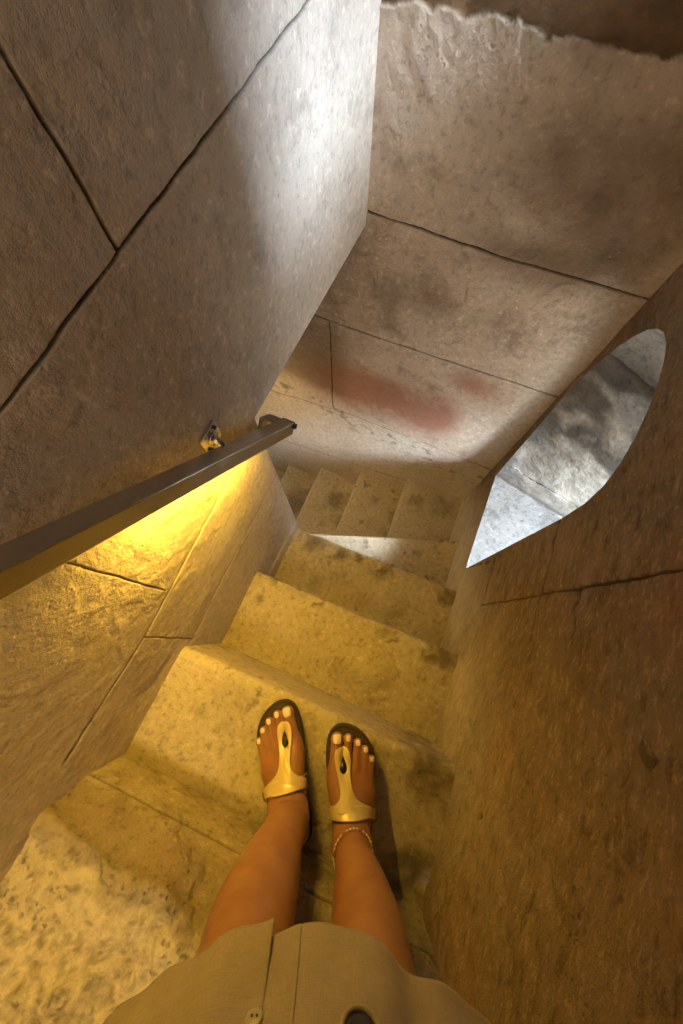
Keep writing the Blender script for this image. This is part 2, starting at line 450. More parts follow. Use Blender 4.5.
# ---- wall_back
def make_back():
    mb = MB()
    lines = [([(-.05, .272), (.008, .272), (.3, .282), (.62, .306)], .0022),
             ([(-1.1, -.12), (-.151, -.085), (0, -.075), (.573, -.014), (.7, 0)], .002),
             ([(-.8, -.66), (-.458, -.66), (-.008, -.55), (.475, -.497), (.62, -.49)], .0022),
             ([(-.104, -.09), (-.103, -.56)], .002),
             ([(-.9, -1.15), (-.468, -1.15), (.119, -.99), (.35, -.9)], .0022)]
    us = cat(lin(-.95, -.6, .03), lin(-.6, .0, .006), lin(0, .5, .004), lin(.5, .66, .006), lin(.66, .85, .03)); zs = cat(lin(-2.1, -1.5, .05), lin(-1.5, .75, .006), lin(.75, 2.25, .08))
    us = dens(us, -.11, -.097); zs = dens(dens(dens(dens(zs, .266, .306), -.092, -.006), -.66, -.49, .0018), .545, .60)
    u, z, P, n = wall_grid(B0, Bd, Bn, us, zs)
    dsp = stone_disp(P, .003, 20)
    g, j = grooves(u, z, P, lines)
    # plaster ends at a ragged line; bare darker stone above, set back a little
    edge = .566 + .012 * (u / .4) + .018 * (fbm(np.stack([u, 0 * u, 0 * u], -1), 16, 4, 71) - .5) + .016 * (fbm(P, 60, 3, 72) - .5) * 1.2
    bare = sstep(-.0015, .0025, z - edge)
    lip = np.exp(-((z - edge + .004) / .005) ** 2) * sstep(.35, .6, fbm(P, 40, 3, 74))
    D = dsp + g * (1 - bare) - .005 * bare + bare * (fbm(P, 30, 4, 73) - .5) * .012 + .0008 * lip
    # reddish patches above the lowest courses
    zl = -.50 + .02 * u - .05 * sstep(.2, -.3, u)
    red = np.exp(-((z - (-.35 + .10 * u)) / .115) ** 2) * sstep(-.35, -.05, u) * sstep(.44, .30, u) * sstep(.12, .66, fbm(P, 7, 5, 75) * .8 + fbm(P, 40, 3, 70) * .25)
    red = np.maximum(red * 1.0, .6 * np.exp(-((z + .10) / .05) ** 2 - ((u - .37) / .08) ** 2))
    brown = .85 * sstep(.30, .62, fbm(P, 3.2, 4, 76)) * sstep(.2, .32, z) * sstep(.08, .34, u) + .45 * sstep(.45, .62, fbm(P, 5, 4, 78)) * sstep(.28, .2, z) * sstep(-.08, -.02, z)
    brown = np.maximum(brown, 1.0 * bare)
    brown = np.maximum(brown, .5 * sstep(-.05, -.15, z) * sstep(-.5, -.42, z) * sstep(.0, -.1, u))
    pale = .5 * sstep(.46, .52, u) * sstep(.3, .26, z) + .3 * lip + .5 * sstep(-.47, -.56, z + .05 * (fbm(P, 9, 3, 69) - .5))  # daylight on the lower courses painted pale; corner strip and lip paler too
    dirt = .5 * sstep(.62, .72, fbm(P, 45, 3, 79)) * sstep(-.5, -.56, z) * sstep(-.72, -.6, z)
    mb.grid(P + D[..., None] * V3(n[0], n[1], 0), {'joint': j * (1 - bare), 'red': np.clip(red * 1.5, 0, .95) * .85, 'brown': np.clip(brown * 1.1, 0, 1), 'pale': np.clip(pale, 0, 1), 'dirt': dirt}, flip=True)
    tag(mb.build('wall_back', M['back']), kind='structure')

# ---- shell that closes the stairwell out of sight
def make_shell():
    def slab(name, c, hx, hy, hz, rot=0):
        mb = MB(); a = V3(math.cos(rot), math.sin(rot), 0); b = V3(-math.sin(rot), math.cos(rot), 0)
        mb.box(c, a, b, U, hx, hy, hz)
        tag(mb.build(name, M['plain'], smooth=False, bevel=.01), kind='structure')
    slab('ceiling', (-.2, 0, 2.30), 1.4, 2.0, .06)
    slab('floor', (-.2, .3, -2.06), 2.0, 2.4, .05)
    slab('wall_rear', (-.2, -1.15, .2), 1.2, .05, 2.15)
    e0 = on(L0, Ld, Ln, UE, 0)
    c = e0 - V3(Ln[0], Ln[1], 0) * .86 + V3(Ld[0], Ld[1], 0) * .3
    slab('wall_far', (c[0], c[1], .2), .05, .5, 2.15, math.atan2(Ld[1], Ld[0]) - math.pi / 2)

# ------------------------------------------------------------------ steps
def lerp(a, b, t): return a + (b - a) * t
def make_step(name, label, BL, FL, FR, BR, drop, r=.014, ext=.012, amp=.003, mat='step', seed=0, stains=(), res=.008, pale=None, wear=0.0):
    """a stone step: tread quad (each corner x,y,z) with a worn rounded nosing and a riser below the front edge"""
    mb = MB()
    BL, FL, FR, BR = [V3(*p) for p in (BL, FL, FR, BR)]
    w = max(np.linalg.norm(FR - FL), .05); d = max(np.linalg.norm(FL - BL), np.linalg.norm(FR - BR))
    nt_ = int((w + 2 * ext) / res) + 2
    s = np.linspace(-ext / w, 1 + ext / w, nt_)
    # profile: fraction along tread then extra (outward, down)
    nb = int(d / res) + 2
    prof = [(t, 0, 0) for t in np.linspace(-.02, 1, nb)]
    arc = [(1, -r + r * math.sin(a), -r + r * math.cos(a)) for a in np.linspace(0, math.pi / 2, 7)]
    prof = [(t, -r * (t > 0) * t, 0) for t, _, _ in prof][:-1] + arc
    prof += [(1, 0, -z) for z in np.linspace(r + .01, drop, max(3, int(drop / res)))]
    prof = np.array(prof)
    S, T = np.meshgrid(s, prof[:, 0], indexing='ij')
    back = lerp(BL, BR, S[..., None]); front = lerp(FL, FR, S[..., None])
    P = lerp(back, front, T[..., None])
    o = front - back; o[..., 2] = 0; o /= np.linalg.norm(o, axis=-1, keepdims=True) + 1e-9
    fd = unit((FR - FL)[:2]); fo = V3(fd[1], -fd[0], 0)
    if fo[:2] @ o[nt_ // 2, 0, :2] < 0: fo = -fo
    off = prof[None, :, 1:2] * fo + prof[None, :, 2:3] * U
    P = P + off
    down = np.clip(-prof[:, 2] / max(r, 1e-4), 0, 1)[None, :, None] * np.ones(S.shape)[..., None]
    nrm = U * (1 - down) + fo * down
    D = stone_disp(P, amp, seed)
    ds = np.clip(1 - np.abs(T - 1) / .12, 0, 1)
    nick = -.006 * sstep(.55, .75, fbm(P, 18, 4, seed + 3)) * np.clip(1 - np.abs(-prof[:, 2][None, :] - r * .5) / (r * 2.2), 0, 1) * (T > .93)
    D = D + nick - wear * np.exp(-((S - .5) / .3) ** 2) * sstep(.5, 1, T) * (1 - down[..., 0])
    edgefade = 1
    dirt = np.zeros(S.shape)
    for (sx, sy, sr, st) in stains:
        q = np.hypot(P[..., 0] - sx, P[..., 1] - sy) / sr + 2.6 * (fbm(P, .7 / sr, 4, seed + 6) - .5) + 1.4 * (fbm(P, 3 / sr, 3, seed + 26) - .5)
        dirt = np.maximum(dirt, .75 * st * sstep(1.35, .1, q))
    # dirt that collects in the back corner of the tread and specks
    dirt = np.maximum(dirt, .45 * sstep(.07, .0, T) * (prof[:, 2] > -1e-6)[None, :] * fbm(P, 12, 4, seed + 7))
    dirt = np.maximum(dirt, .6 * sstep(.69, .75, fbm(P, 40, 3, seed + 8)) * sstep(.5, .65, fbm(P, 6, 3, seed + 12)))
    cr = np.abs(fbm(P, 7, 4, seed + 15) - .5); crack = .35 * sstep(.006, .0, cr) * sstep(.5, .6, fbm(P, 5, 2, seed + 16))
    dirt = np.maximum(dirt, crack)
    pl = pale(P) if pale else .25 * sstep(.5, .7, fbm(P, 6, 4, seed + 10))
    mb.grid(P + D[..., None] * nrm, {'dirt': dirt, 'pale': pl, 'joint': np.zeros(S.shape), 'red': np.zeros(S.shape), 'brown': np.zeros(S.shape)})
    # closed body below, so the block is solid
    c = (BL + FL + FR + BR) / 4
    ob = mb.build(name, M[mat], origin=(c[0], c[1], c[2]))
    return tag(ob, label, 'step', 'stone stair steps')

def make_steps():
    T = {}
    # the step the person stands on
    make_step('stone_step', 'yellow lit stone step under the two sandals, widest tread, with dark stained right end', (-.430, -.236, 0), (-.338, -.029, 0), (.232, -.260, 0), (.144, -.471, 0),
              .31, r=.020, amp=.0025, seed=100, stains=((.165, -.275, .05, .85), (.13, -.42, .06, .9), (-.046, -.178, .014, .6), (-.21, -.13, .06, .25), (-.22, -.07, .03, .25), (-.38, -.13, .012, .5)), res=.0055, wear=.004)
    make_step('stone_step', 'cracked yellow stone step just below the toes, black smudge at its right end', (-.352, -.058, -.275), (-.246, .172, -.275), (.318, -.061, -.212), (.222, -.29, -.200),
              .26, r=.011, amp=.003, seed=130, stains=((.27, -.06, .05, .95), (-.19, .15, .025, .8), (-.235, .09, .014, .7), (.12, .0, .02, .5), (-.13, .13, .05, .3)), res=.0055)
    make_step('stone_step', 'brownish stone step third from the sandals going down, its dark front edge worn and chipped', (-.262, .135, -.50), (-.170, .366, -.485), (.392, .127, -.440), (.29, -.1, -.425),
              .20, r=.010, amp=.003, seed=160, stains=((.36, .11, .035, .8), (.14, .2, .03, .85), (.0, .26, .025, .8), (.06, .235, .02, .9), (-.09, .31, .04, .7), (.1, .02, .01, .7), (-.1, .17, .03, .4)), res=.0055)
    make_step('stone_step', 'wedge shaped stone step catching a pale blue patch of daylight at the turn', (-.178, .33, -.648), (-.178, .386, -.648), (.492, .352, -.648), (.40, .10, -.648),
              .24, r=.010, amp=.003, seed=190, stains=((.43, .2, .03, .5), (.3, .3, .015, .5)), res=.0055)
    ax = lambda y: .22 + .366 * (y - .43)
    bx = lambda y: -.036 + .40 * (y - .487)
    cx = lambda y: -.265 + .41 * (y - .62)
    dx = lambda y: -.50 + .41 * (y - .72)
    make_step('stone_step', 'corner stone step below the wedge step, in the angle of back wall and window wall', (.505, .33, -.852), (ax(.33), .33, -.852), (ax(.72), .72, -.852), (.63, .57, -.852),
              .24, r=.010, amp=.0035, seed=220, stains=((.5, .55, .06, .6), (.35, .6, .03, .5)), ext=.0, mat='step')
    make_step('stone_step', 'stone step left of the corner step, in the flight turning left along the back wall', (ax(.33) + .015, .33, -1.07), (bx(.33), .33, -1.07), (bx(.87), .87, -1.07), (ax(.78) + .015, .78, -1.07),
              .24, r=.010, amp=.0035, seed=250, stains=((.2, .68, .05, .5), (.3, .6, .05, .6)), ext=.0)
    make_step('stone_step', 'olive stone step second left of the corner step, partly behind the newel corner', (bx(.33) + .015, .33, -1.28), (cx(.42), .42, -1.28), (cx(.98), .98, -1.28), (bx(.87) + .015, .87, -1.28),
              .24, r=.010, amp=.0035, seed=280, stains=((-.05, .75, .06, .7), (0, .6, .05, .5)), ext=.0)
    make_step('stone_step', 'darkest stone step in view, beside the newel corner below the handrail end', (cx(.42) + .015, .42, -1.50), (dx(.5), .5, -1.50), (dx(1.1), 1.1, -1.50), (cx(.98) + .015, .98, -1.50),
              .24, r=.010, amp=.0035, seed=310, stains=((-.3, .75, .12, .7),), ext=.0)

    ex = lambda y: dx(y) - .25
    make_step('stone_step', 'lowest dark stone step, almost hidden behind the newel corner', (dx(.5) + .015, .5, -1.72), (ex(.6), .6, -1.72), (ex(1.2), 1.2, -1.72), (dx(1.1) + .015, 1.1, -1.72),
              .30, r=.010, amp=.0035, seed=340, ext=.0)
    # eroded step behind the heels: block riser, open joint, crumbled edge and pitted top
    mb = MB()
    BL = V3(-.69, -.82, 0); BR = V3(-.10, -1.05, 0)
    FL = V3(-.434, -.228, 0); FR = V3(.150, -.474, 0)
    fd = unit((FR - FL)[:2]); fo = V3(-fd[1], fd[0], 0)
    s = np.linspace(-.012, 1.006, 150); w = np.linalg.norm(FR - FL)
    prof = []
    for z in np.linspace(-.02, .20, 46): prof.append((1, z))
    for t in cat(lin(1, .35, .0085), lin(.35, 0, .04))[::-1][1:]: prof.append((t, .205))
    prof = np.array(prof)
    S, Tt = np.meshgrid(s, prof[:, 0], indexing='ij'); Z = np.broadcast_to(prof[:, 1][None], S.shape)
    P = lerp(lerp(BL, BR, S[..., None]), lerp(FL, FR, S[..., None]), Tt[..., None]); P = P + Z[..., None] * U
    isr = Tt > .9999
    er = fbm(np.stack([S * w, 0 * S, 0 * S], -1), 14, 4, 400)
    setback = .012 + .040 * er + .016 * sstep(.25, .45, S)
    lean = setback * sstep(.12, .2, Z)
    P = P - fo * np.where(isr, lean, setback * sstep(.7, 1, Tt))[..., None]
    nrm = np.where(isr[..., None], fo, U)
    crumble = sstep(.165, .2, Z)
    rg = fbm(P, 20, 5, 410) - .5; rg2 = fbm(P, 70, 4, 411) - .5
    pits = sstep(.6, .72, fbm(P, 55, 3, 412))
    D = np.where(isr, stone_disp(P, .0025, 402) + crumble * rg * .02, rg * .024 + rg2 * .016 - .006 * pits + .018 * sstep(1, .75, Tt) * er)
    jj = 1 - sstep(.0015, .004, np.abs(Z - .112 + .006 * (fbm(P, 10, 2, 420) - .5))); jj = jj * isr
    D = D - .006 * jj
    brown = np.where(isr, .42 * sstep(.115, .15, Z) + .1, .9 * sstep(.93, .99, Tt + .12 * (fbm(P, 16, 4, 430) - .5)) * .5)
    pale = np.where(isr, .5 * sstep(.19, .2, Z) * sstep(.4, .5, fbm(P, 30, 3, 431)), .55 + .4 * sstep(.4, .6, fbm(P, 9, 4, 432)))
    dirt = np.where(isr, .25 * sstep(.5, .7, fbm(P, 20, 4, 433)), .28 * sstep(.50, .60, fbm(P, 110, 3, 434)) * sstep(.42, .58, fbm(P, 11, 4, 436)) + .38 * sstep(.6, .7, fbm(P, 80, 3, 412)))
    dirt = np.maximum(dirt, .7 * sstep(.75, .95, S) * isr * fbm(P, 12, 3, 435))
    mb.grid(P + D[..., None] * nrm, {'joint': jj, 'brown': np.clip(brown, 0, 1), 'pale': np.clip(pale, 0, 1), 'dirt': np.clip(dirt, 0, 1), 'red': np.zeros(S.shape)}, flip=True)
    tag(mb.build('stone_step', M['rough'], origin=(-.25, -.55, .15)), 'crumbling pitted stone step behind the heels at lower left, pale eroded top', 'step', 'stone stair steps')

# ------------------------------------------------------------------ handrail
def make_rail():
    root = empty('handrail', tuple(on(L0, Ld, Ln, .55, .34)))
    tag(root, 'square brushed steel handrail on the left wall with a yellow light under it', 'handrail')
    steel = simple('brushed_steel', (.60, .59, .58), .22, 1.0, bump=(260, .12, (1, 1, 1)))
    steel2 = simple('bracket_steel', (.58, .56, .53), .25, 1.0)
    black = simple('black_cap', (.015, .014, .013), .5)
    h = .0135; offc = .040
    ue, ze = .700, .185; sl = 1.02
    d3 = unit(V3(Ld[0], Ld[1], -sl)); n3 = V3(Ln[0], Ln[1], 0); up = np.cross(n3, d3); up = up if up[2] > 0 else -up
    C = lambda u: on(L0, Ld, Ln, u, ze + sl * (ue - u), offc)
    def square_tube(pts_axes, name, mat):
        mb = MB(); rings = []
        for c, a, b in pts_axes: rings.append([c + a * h * i + b * h * j for i, j in ((1, 1), (-1, 1), (-1, -1), (1, -1))])
        f = []
        for i in range(len(rings) - 1):
            for k in range(4): f.append((i * 4 + k, i * 4 + (k + 1) % 4, i * 4 + 4 + (k + 1) % 4, i * 4 + 4 + k))
        f += [(3, 2, 1, 0), tuple(len(rings) * 4 - 4 + k for k in range(4))]
        mb.add(np.array(rings).reshape(-1, 3), f)
        return mb.build(name, mat, root, smooth=False, bevel=.0018)
    square_tube([(C(-.62), n3, up), (C(ue), n3, up)], 'rail_tube', steel)
    # return towards the wall corner at the lower end
    c0 = C(ue) - d3 * h
    mb = MB()
    mb.box(c0 - n3 * (h + .012) - d3 * .008, d3, n3, up, .0215, .0165, h * .92)
    mb.build('end_return', steel, root, smooth=False, bevel=.0015)
    mb = MB(); mb.box(C(ue) + d3 * .002 + n3 * .0, d3, n3, up, .0022, h * 1.0, h * 1.0)
    mb.box(C(ue) + d3 * .004 + n3 * (h * .6) + up * h * .4, d3, n3, up, .004, h * .75, h * .35)
    mb.build('end_cap', black, root, smooth=False, bevel=.001)
    def bracket(u, zplate):
        wallp = on(L0, Ld, Ln, u, zplate, .006)
        a = unit(d3 + up * 0); a2 = up
        mb = MB(); mb.box(wallp, V3(Ld[0], Ld[1], 0), U, n3, .020, .020, .003)
        pl_ = mb.build('bracket_plate', steel2, root, smooth=False, bevel=.0012)
        mb = MB()
        for sx in (-1, 1):
            mb = MB(); q = wallp + n3 * .004 + V3(Ld[0], Ld[1], 0) * .0125 * sx + U * .0125 * sx
            mb.tube([q, q + n3 * .0025], .0032, 10)
            mb.build('screw', black, pl_, origin=wallp)
        target = C(u + .004) - up * h * .2 - n3 * h
        e1 = wallp + n3 * .018
        pts = [wallp, wallp + n3 * .010, lerp(e1, target, .12), lerp(e1, target, .5), target + n3 * .004]
        mb = MB(); mb.tube(pts, .0055, 14)
        mb.build('bracket_arm', steel2, root)
        mb = MB(); mb.tube([wallp + n3 * .002, wallp + n3 * .008], .010, 16)
        mb.build('bracket_collar', steel2, root)
    bracket(.560, .352)
    bracket(-.25, 1.155)
    # light strips let into the underside
    def led_mat(nm, st):
        em, nt, b = new_mat(nm); b.inputs['Base Color'].default_value = (1, .8, .3, 1)
        b.inputs['Emission Color'].default_value = (1, .59, .06, 1); b.inputs['Emission Strength'].default_value = st
        return em
    for (ua, ub, em) in ((.45, .635, led_mat('led', LED_S * 1.35)), (-.34, -.10, led_mat('led_upper', LED_S * 3.0))):
        mb = MB(); ca, cb = C(ua) - up * (h - .0012), C(ub) - up * (h - .0012)
        c = (ca + cb) / 2; L_ = np.linalg.norm(cb - ca) / 2
        mb.box(c, d3, n3, up, L_, .007, .0018)
        o = mb.build('light_strip', em, root, smooth=False)
        o['label'] = 'yellow glowing light strip'
LED_S = 150.0

# ------------------------------------------------------------------ body by signed distances
def surface_nets(F, org, h):
    """F<0 inside; returns verts, quads"""
    ins = F < 0
    nx, ny, nz = F.shape
    c = [ins[a:nx - 1 + a, b:ny - 1 + b, d:nz - 1 + d] for a in (0, 1) for b in (0, 1) for d in (0, 1)]
    cnt = sum(x.astype(np.int8) for x in c)
    act = (cnt > 0) & (cnt < 8)
    ids = np.full(act.shape, -1, np.int64); cells = np.argwhere(act); ids[act] = np.arange(len(cells))
    acc = np.zeros((len(cells), 3)); num = np.zeros(len(cells))
    offs = [(a, b, d) for a in (0, 1) for b in (0, 1) for d in (0, 1)]
    vals = {o: F[cells[:, 0] + o[0], cells[:, 1] + o[1], cells[:, 2] + o[2]] for o in offs}
    for o in offs:
        for ax in range(3):
            if o[ax] == 0:
                p = list(o); p[ax] = 1; p = tuple(p)
                a, b = vals[o], vals[p]; m = (a < 0) != (b < 0)
                t = np.where(m, a / (a - b + 1e-12), 0)
                pt = np.tile(np.array(o, float), (len(cells), 1)); pt[:, ax] = t
                acc[m] += pt[m]; num[m] += 1
    v = org + h * (cells + acc / num[:, None])
    quads = []
    for ax in range(3):
        a = [slice(None)] * 3; b = [slice(None)] * 3; a[ax] = slice(0, -1); b[ax] = slice(1, None)
        A, B = ins[tuple(a)], ins[tuple(b)]
        e = np.argwhere(A != B); o1, o2 = [(1, 2), (2, 0), (0, 1)][ax]
        ok = (e[:, o1] > 0) & (e[:, o2] > 0) & (e[:, o1] < F.shape[o1] - 1) & (e[:, o2] < F.shape[o2] - 1); e = e[ok]
        s = A[e[:, 0], e[:, 1], e[:, 2]]
        def cid(d1, d2):
            q = e.copy(); q[:, o1] -= d1; q[:, o2] -= d2; return ids[q[:, 0], q[:, 1], q[:, 2]]
        q = np.stack([cid(1, 1), cid(0, 1), cid(0, 0), cid(1, 0)], -1)
        q[~s] = q[~s][:, ::-1]
        quads.append(q)
    return v, np.concatenate(quads)

class Field:
    def __init__(s, lo, hi, h):
        s.lo = np.array(lo, float); s.h = h
        s.n = np.ceil((np.array(hi) - s.lo) / h).astype(int) + 1
        s.F = np.full(tuple(s.n), .05, np.float32)
    def cone(s, a, b, ra, rb, k=.008, squash=None):
        a, b = np.array(a, float), np.array(b, float)
        m = max(ra, rb) + .05 + k
        i0 = np.clip(np.floor((np.minimum(a, b) - m - s.lo) / s.h).astype(int), 0, s.n); i1 = np.clip(np.ceil((np.maximum(a, b) + m - s.lo) / s.h).astype(int) + 1, 0, s.n)
        if (i1 <= i0).any(): return
        sl = tuple(slice(x, y) for x, y in zip(i0, i1))
        ax = [s.lo[d] + s.h * np.arange(i0[d], i1[d]) for d in range(3)]
        X, Y, Z = np.meshgrid(*ax, indexing='ij', sparse=True)
        d = b - a; L = d @ d + 1e-9
        t = np.clip(((X - a[0]) * d[0] + (Y - a[1]) * d[1] + (Z - a[2]) * d[2]) / L, 0, 1)
        dist = np.sqrt((X - a[0] - t * d[0]) ** 2 + (Y - a[1] - t * d[1]) ** 2 + (Z - a[2] - t * d[2]) ** 2) - (ra + (rb - ra) * t)
        f = s.F[sl]
        hh = np.clip(k - np.abs(f - dist), 0, None) / k
        s.F[sl] = np.minimum(f, dist) - hh * hh * k * .25

class Foot:
    """local frame: y along the foot from heel (0) to toe, x towards the outer (little toe) side"""
    def __init__(s, heel, tip, side, length, kw=1.0):
        s.o = np.array(heel, float); s.y = unit(np.array(tip, float) - s.o)
        s.x = V3(s.y[1], -s.y[0]) * side; s.side = side; s.k = length / .240; s.kw = kw
    def w(s, x, y, z):
        p = s.o + s.x * x * s.k * s.kw + s.y * y * s.k
        return V3(p[0], p[1], z)

TOES = [((-.0235, .174, .041), (-.0205, .2180, .0395), .0125, .0108), ((-.0035, .175, .041), (-.0010, .2180, .0385), .0088, .0075),
        ((.0115, .169, .0395), (.0150, .2095, .0375), .0082, .0070), ((.0235, .160, .038), (.0280, .1975, .0365), .0077, .0065), ((.0335, .149, .037), (.0380, .1810, .036), .0074, .0062)]
FB = .027          # top of the footbed

def sole_outline(n=96):
    key = [(.000, .000), (.022, .006), (.031, .030), (.0335, .065), (.036, .105), (.0415, .145), (.0445, .172), (.041, .197), (.030, .218), (.014, .233), (-.006, .2405), (-.022, .238),
           (-.034, .226), (-.039, .205), (-.040, .175), (-.036, .140), (-.031, .105), (-.029, .070), (-.029, .032), (-.021, .006)]
    k = np.array(key); m = len(k); out = []
    for i in range(m):
        p0, p1, p2, p3 = k[i - 1], k[i], k[(i + 1) % m], k[(i + 2) % m]
        for t in np.linspace(0, 1, n // m + 1)[:-1]:
            out.append(.5 * ((2 * p1) + (-p0 + p2) * t + (2 * p0 - 5 * p1 + 4 * p2 - p3) * t * t + (-p0 + 3 * p1 - 3 * p2 + p3) * t ** 3))
    return np.array(out)

def make_person():
    FL_ = Foot((-.077, -.370), (-.131, -.132), -1, .244, 1.05)
    FR_ = Foot((.019, -.408), (.014, -.183), 1, .236, 1.13)
    root = empty('person', (-.035, -.34, 0))
    tag(root, 'person standing on the step in a beige linen dress, tanned bare legs seen from above', 'person')
    lo, hi, h = (-.29, -.56, .018), (.23, -.10, 1.02), .0022
    # legs and feet on a fine grid
    fld = Field((-.30, -.55, .018), (.22, -.10, .62), h)
    def leg(ft, s):
        W = ft.w
        for a, b, ra, rb in TOES:
            fld.cone(W(*a), W(*b), ra, rb, .0045)
            fld.cone(W(*b), W(*b), rb * 1.06, rb * 1.06, .004)
        # metatarsals, instep, heel
        fld.cone(W(-.005, .085, .072), W(-.022, .150, .046), .026, .0185, .012)
        fld.cone(W(.0, .085, .068), W(.000, .155, .043), .026, .0165, .012)
        fld.cone(W(.006, .085, .060), W(.021, .143, .041), .024, .0145, .012)
        fld.cone(W(.008, .060, .047), W(.030, .128, .040), .021, .0135, .012)
        fld.cone(W(-.020, .148, .043), W(-.0235, .165, .041), .0175, .0135, .010)
        fld.cone(W(0, .034, .052), W(0, .060, .058), .025, .026, .014)
        fld.cone(W(0, .034, .048), W(0, .046, .085), .024, .024, .014)
    leg(FL_, 0); leg(FR_, 1)
    # shins / calves / knees / thighs: (x, y, z, r)
    legs = [[FL_.w(0, .074, .075), (-.090, -.302, .105), (-.094, -.305, .150), (-.101, -.316, .220), (-.105, -.326, .300), (-.100, -.332, .385), (-.098, -.345, .44), (-.095, -.395, .62)],
            [FR_.w(0, .074, .075), (.017, -.338, .105), (.021, -.338, .150), (.028, -.343, .220), (.032, -.346, .300), (.034, -.338, .385), (.034, -.345, .44), (.03, -.395, .62)]]
    rads = [.029, .0300, .0330, .0430, .0485, .0455, .047, .060]
    for L_, kk in zip(legs, (1.02, .92)):
        LP = np.array([list(p) for p in L_]); RD = np.array(rads)
        def cub(v, x):
            i = int(min(x, len(v) - 2)); t = x - i; p0, p1, p2, p3 = v[max(i - 1, 0)], v[i], v[i + 1], v[min(i + 2, len(v) - 1)]
            return .5 * (2 * p1 + (p2 - p0) * t + (2 * p0 - 5 * p1 + 4 * p2 - p3) * t * t + (3 * p1 - p0 - 3 * p2 + p3) * t ** 3)
        xs_ = np.linspace(0, len(LP) - 1, 57); PP = [cub(LP, x) for x in xs_]; RR = [cub(RD, x) for x in xs_]
        for i in range(56): fld.cone(PP[i], PP[i + 1], RR[i] * kk, RR[i + 1] * kk, .012 if i < 4 else .0015)
    for ft, ank in ((FL_, legs[0][1]), (FR_, legs[1][1])):     # ankle bones and Achilles
        c = np.array(ank) - V3(0, 0, .008)
        for sx in (-1, 1):
            q = c + V3(*(ft.x * .022 * sx), 0) - V3(*(ft.y * .004), 0); fld.cone(q, q, .012, .011, .012)
        fld.cone(ft.w(0, .030, .07), c - V3(*(ft.y * .018), -.04), .014, .012, .014)
    top = fld.F.copy()
    # height map of the upper side of the feet, for the straps
    zi = np.arange(fld.n[2]); 
    low = fld.F[:, :, :int(.10 / h)] < 0
    # close the top inside the dress with thighs and hips (hidden under the cloth)
    fld2 = fld
    v, q = surface_nets(np.pad(fld2.F, 1, constant_values=.05), np.array(fld2.lo) - h, h)
    # light smoothing
    mb = MB(); mb.add(v, q)
    skin, nt, b = new_mat('tanned_skin')
    tc = nt.nodes.new('ShaderNodeTexCoord'); nz = nt.nodes.new('ShaderNodeTexNoise'); nz.inputs['Scale'].default_value = 30; nz.inputs['Detail'].default_value = 5
    nt.links.new(tc.outputs['Object'], nz.inputs['Vector'])
    nt.links.new(mixc(nt, ramp(nt, nz.outputs[0], (.3, .7)), (.28, .125, .062), (.35, .165, .085)), b.inputs['Base Color'])
    b.inputs['Roughness'].default_value = .42; b.inputs['Subsurface Weight'].default_value = .12; b.inputs['Subsurface Radius'].default_value = (.01, .004, .002)
    b.inputs['Subsurface Scale'].default_value = .5
    body = mb.build('body', skin, root)
    sm = body.modifiers.new('smooth', 'SMOOTH'); sm.factor = .5; sm.iterations = 6
    # toenails
    nailm = simple('pale_polish', (.80, .66, .62), .2)
    for ft in (FL_, FR_):
        for i, (a, b_, ra, rb) in enumerate(TOES):
            d = unit(np.array(b_) - np.array(a)); wv = rb * (.56 if i else .70); ln = rb * (.70 if i else .78)
            c = np.array(b_) + d * rb * .15
            mb = MB(); P = np.zeros((9, 9, 3))
            for ii, s_ in enumerate(np.linspace(-1, 1, 9)):
                for jj, t_ in enumerate(np.linspace(-1, 1, 9)):
                    rr = math.sqrt(max(0, 1 - .35 * t_ * t_)); x = wv * s_ * rr; y = ln * t_ * math.sqrt(max(0, 1 - .35 * s_ * s_))
                    yy = rb * .15 + y
                    zz = math.sqrt(max(1e-8, (rb * 1.12) ** 2 - x * x - max(0, yy) ** 2 * .75))
                    P[ii, jj] = ft.w(c[0] + x, b_[1] + yy, b_[2] + zz + .0002)
            mb.grid(P, flip=(ft.side < 0))
            o = mb.build('toenail', nailm, root)
            m = o.modifiers.new('t', 'SOLIDIFY'); m.thickness = .0008; m.offset = 0
    return root, FL_, FR_, fld, body, legs

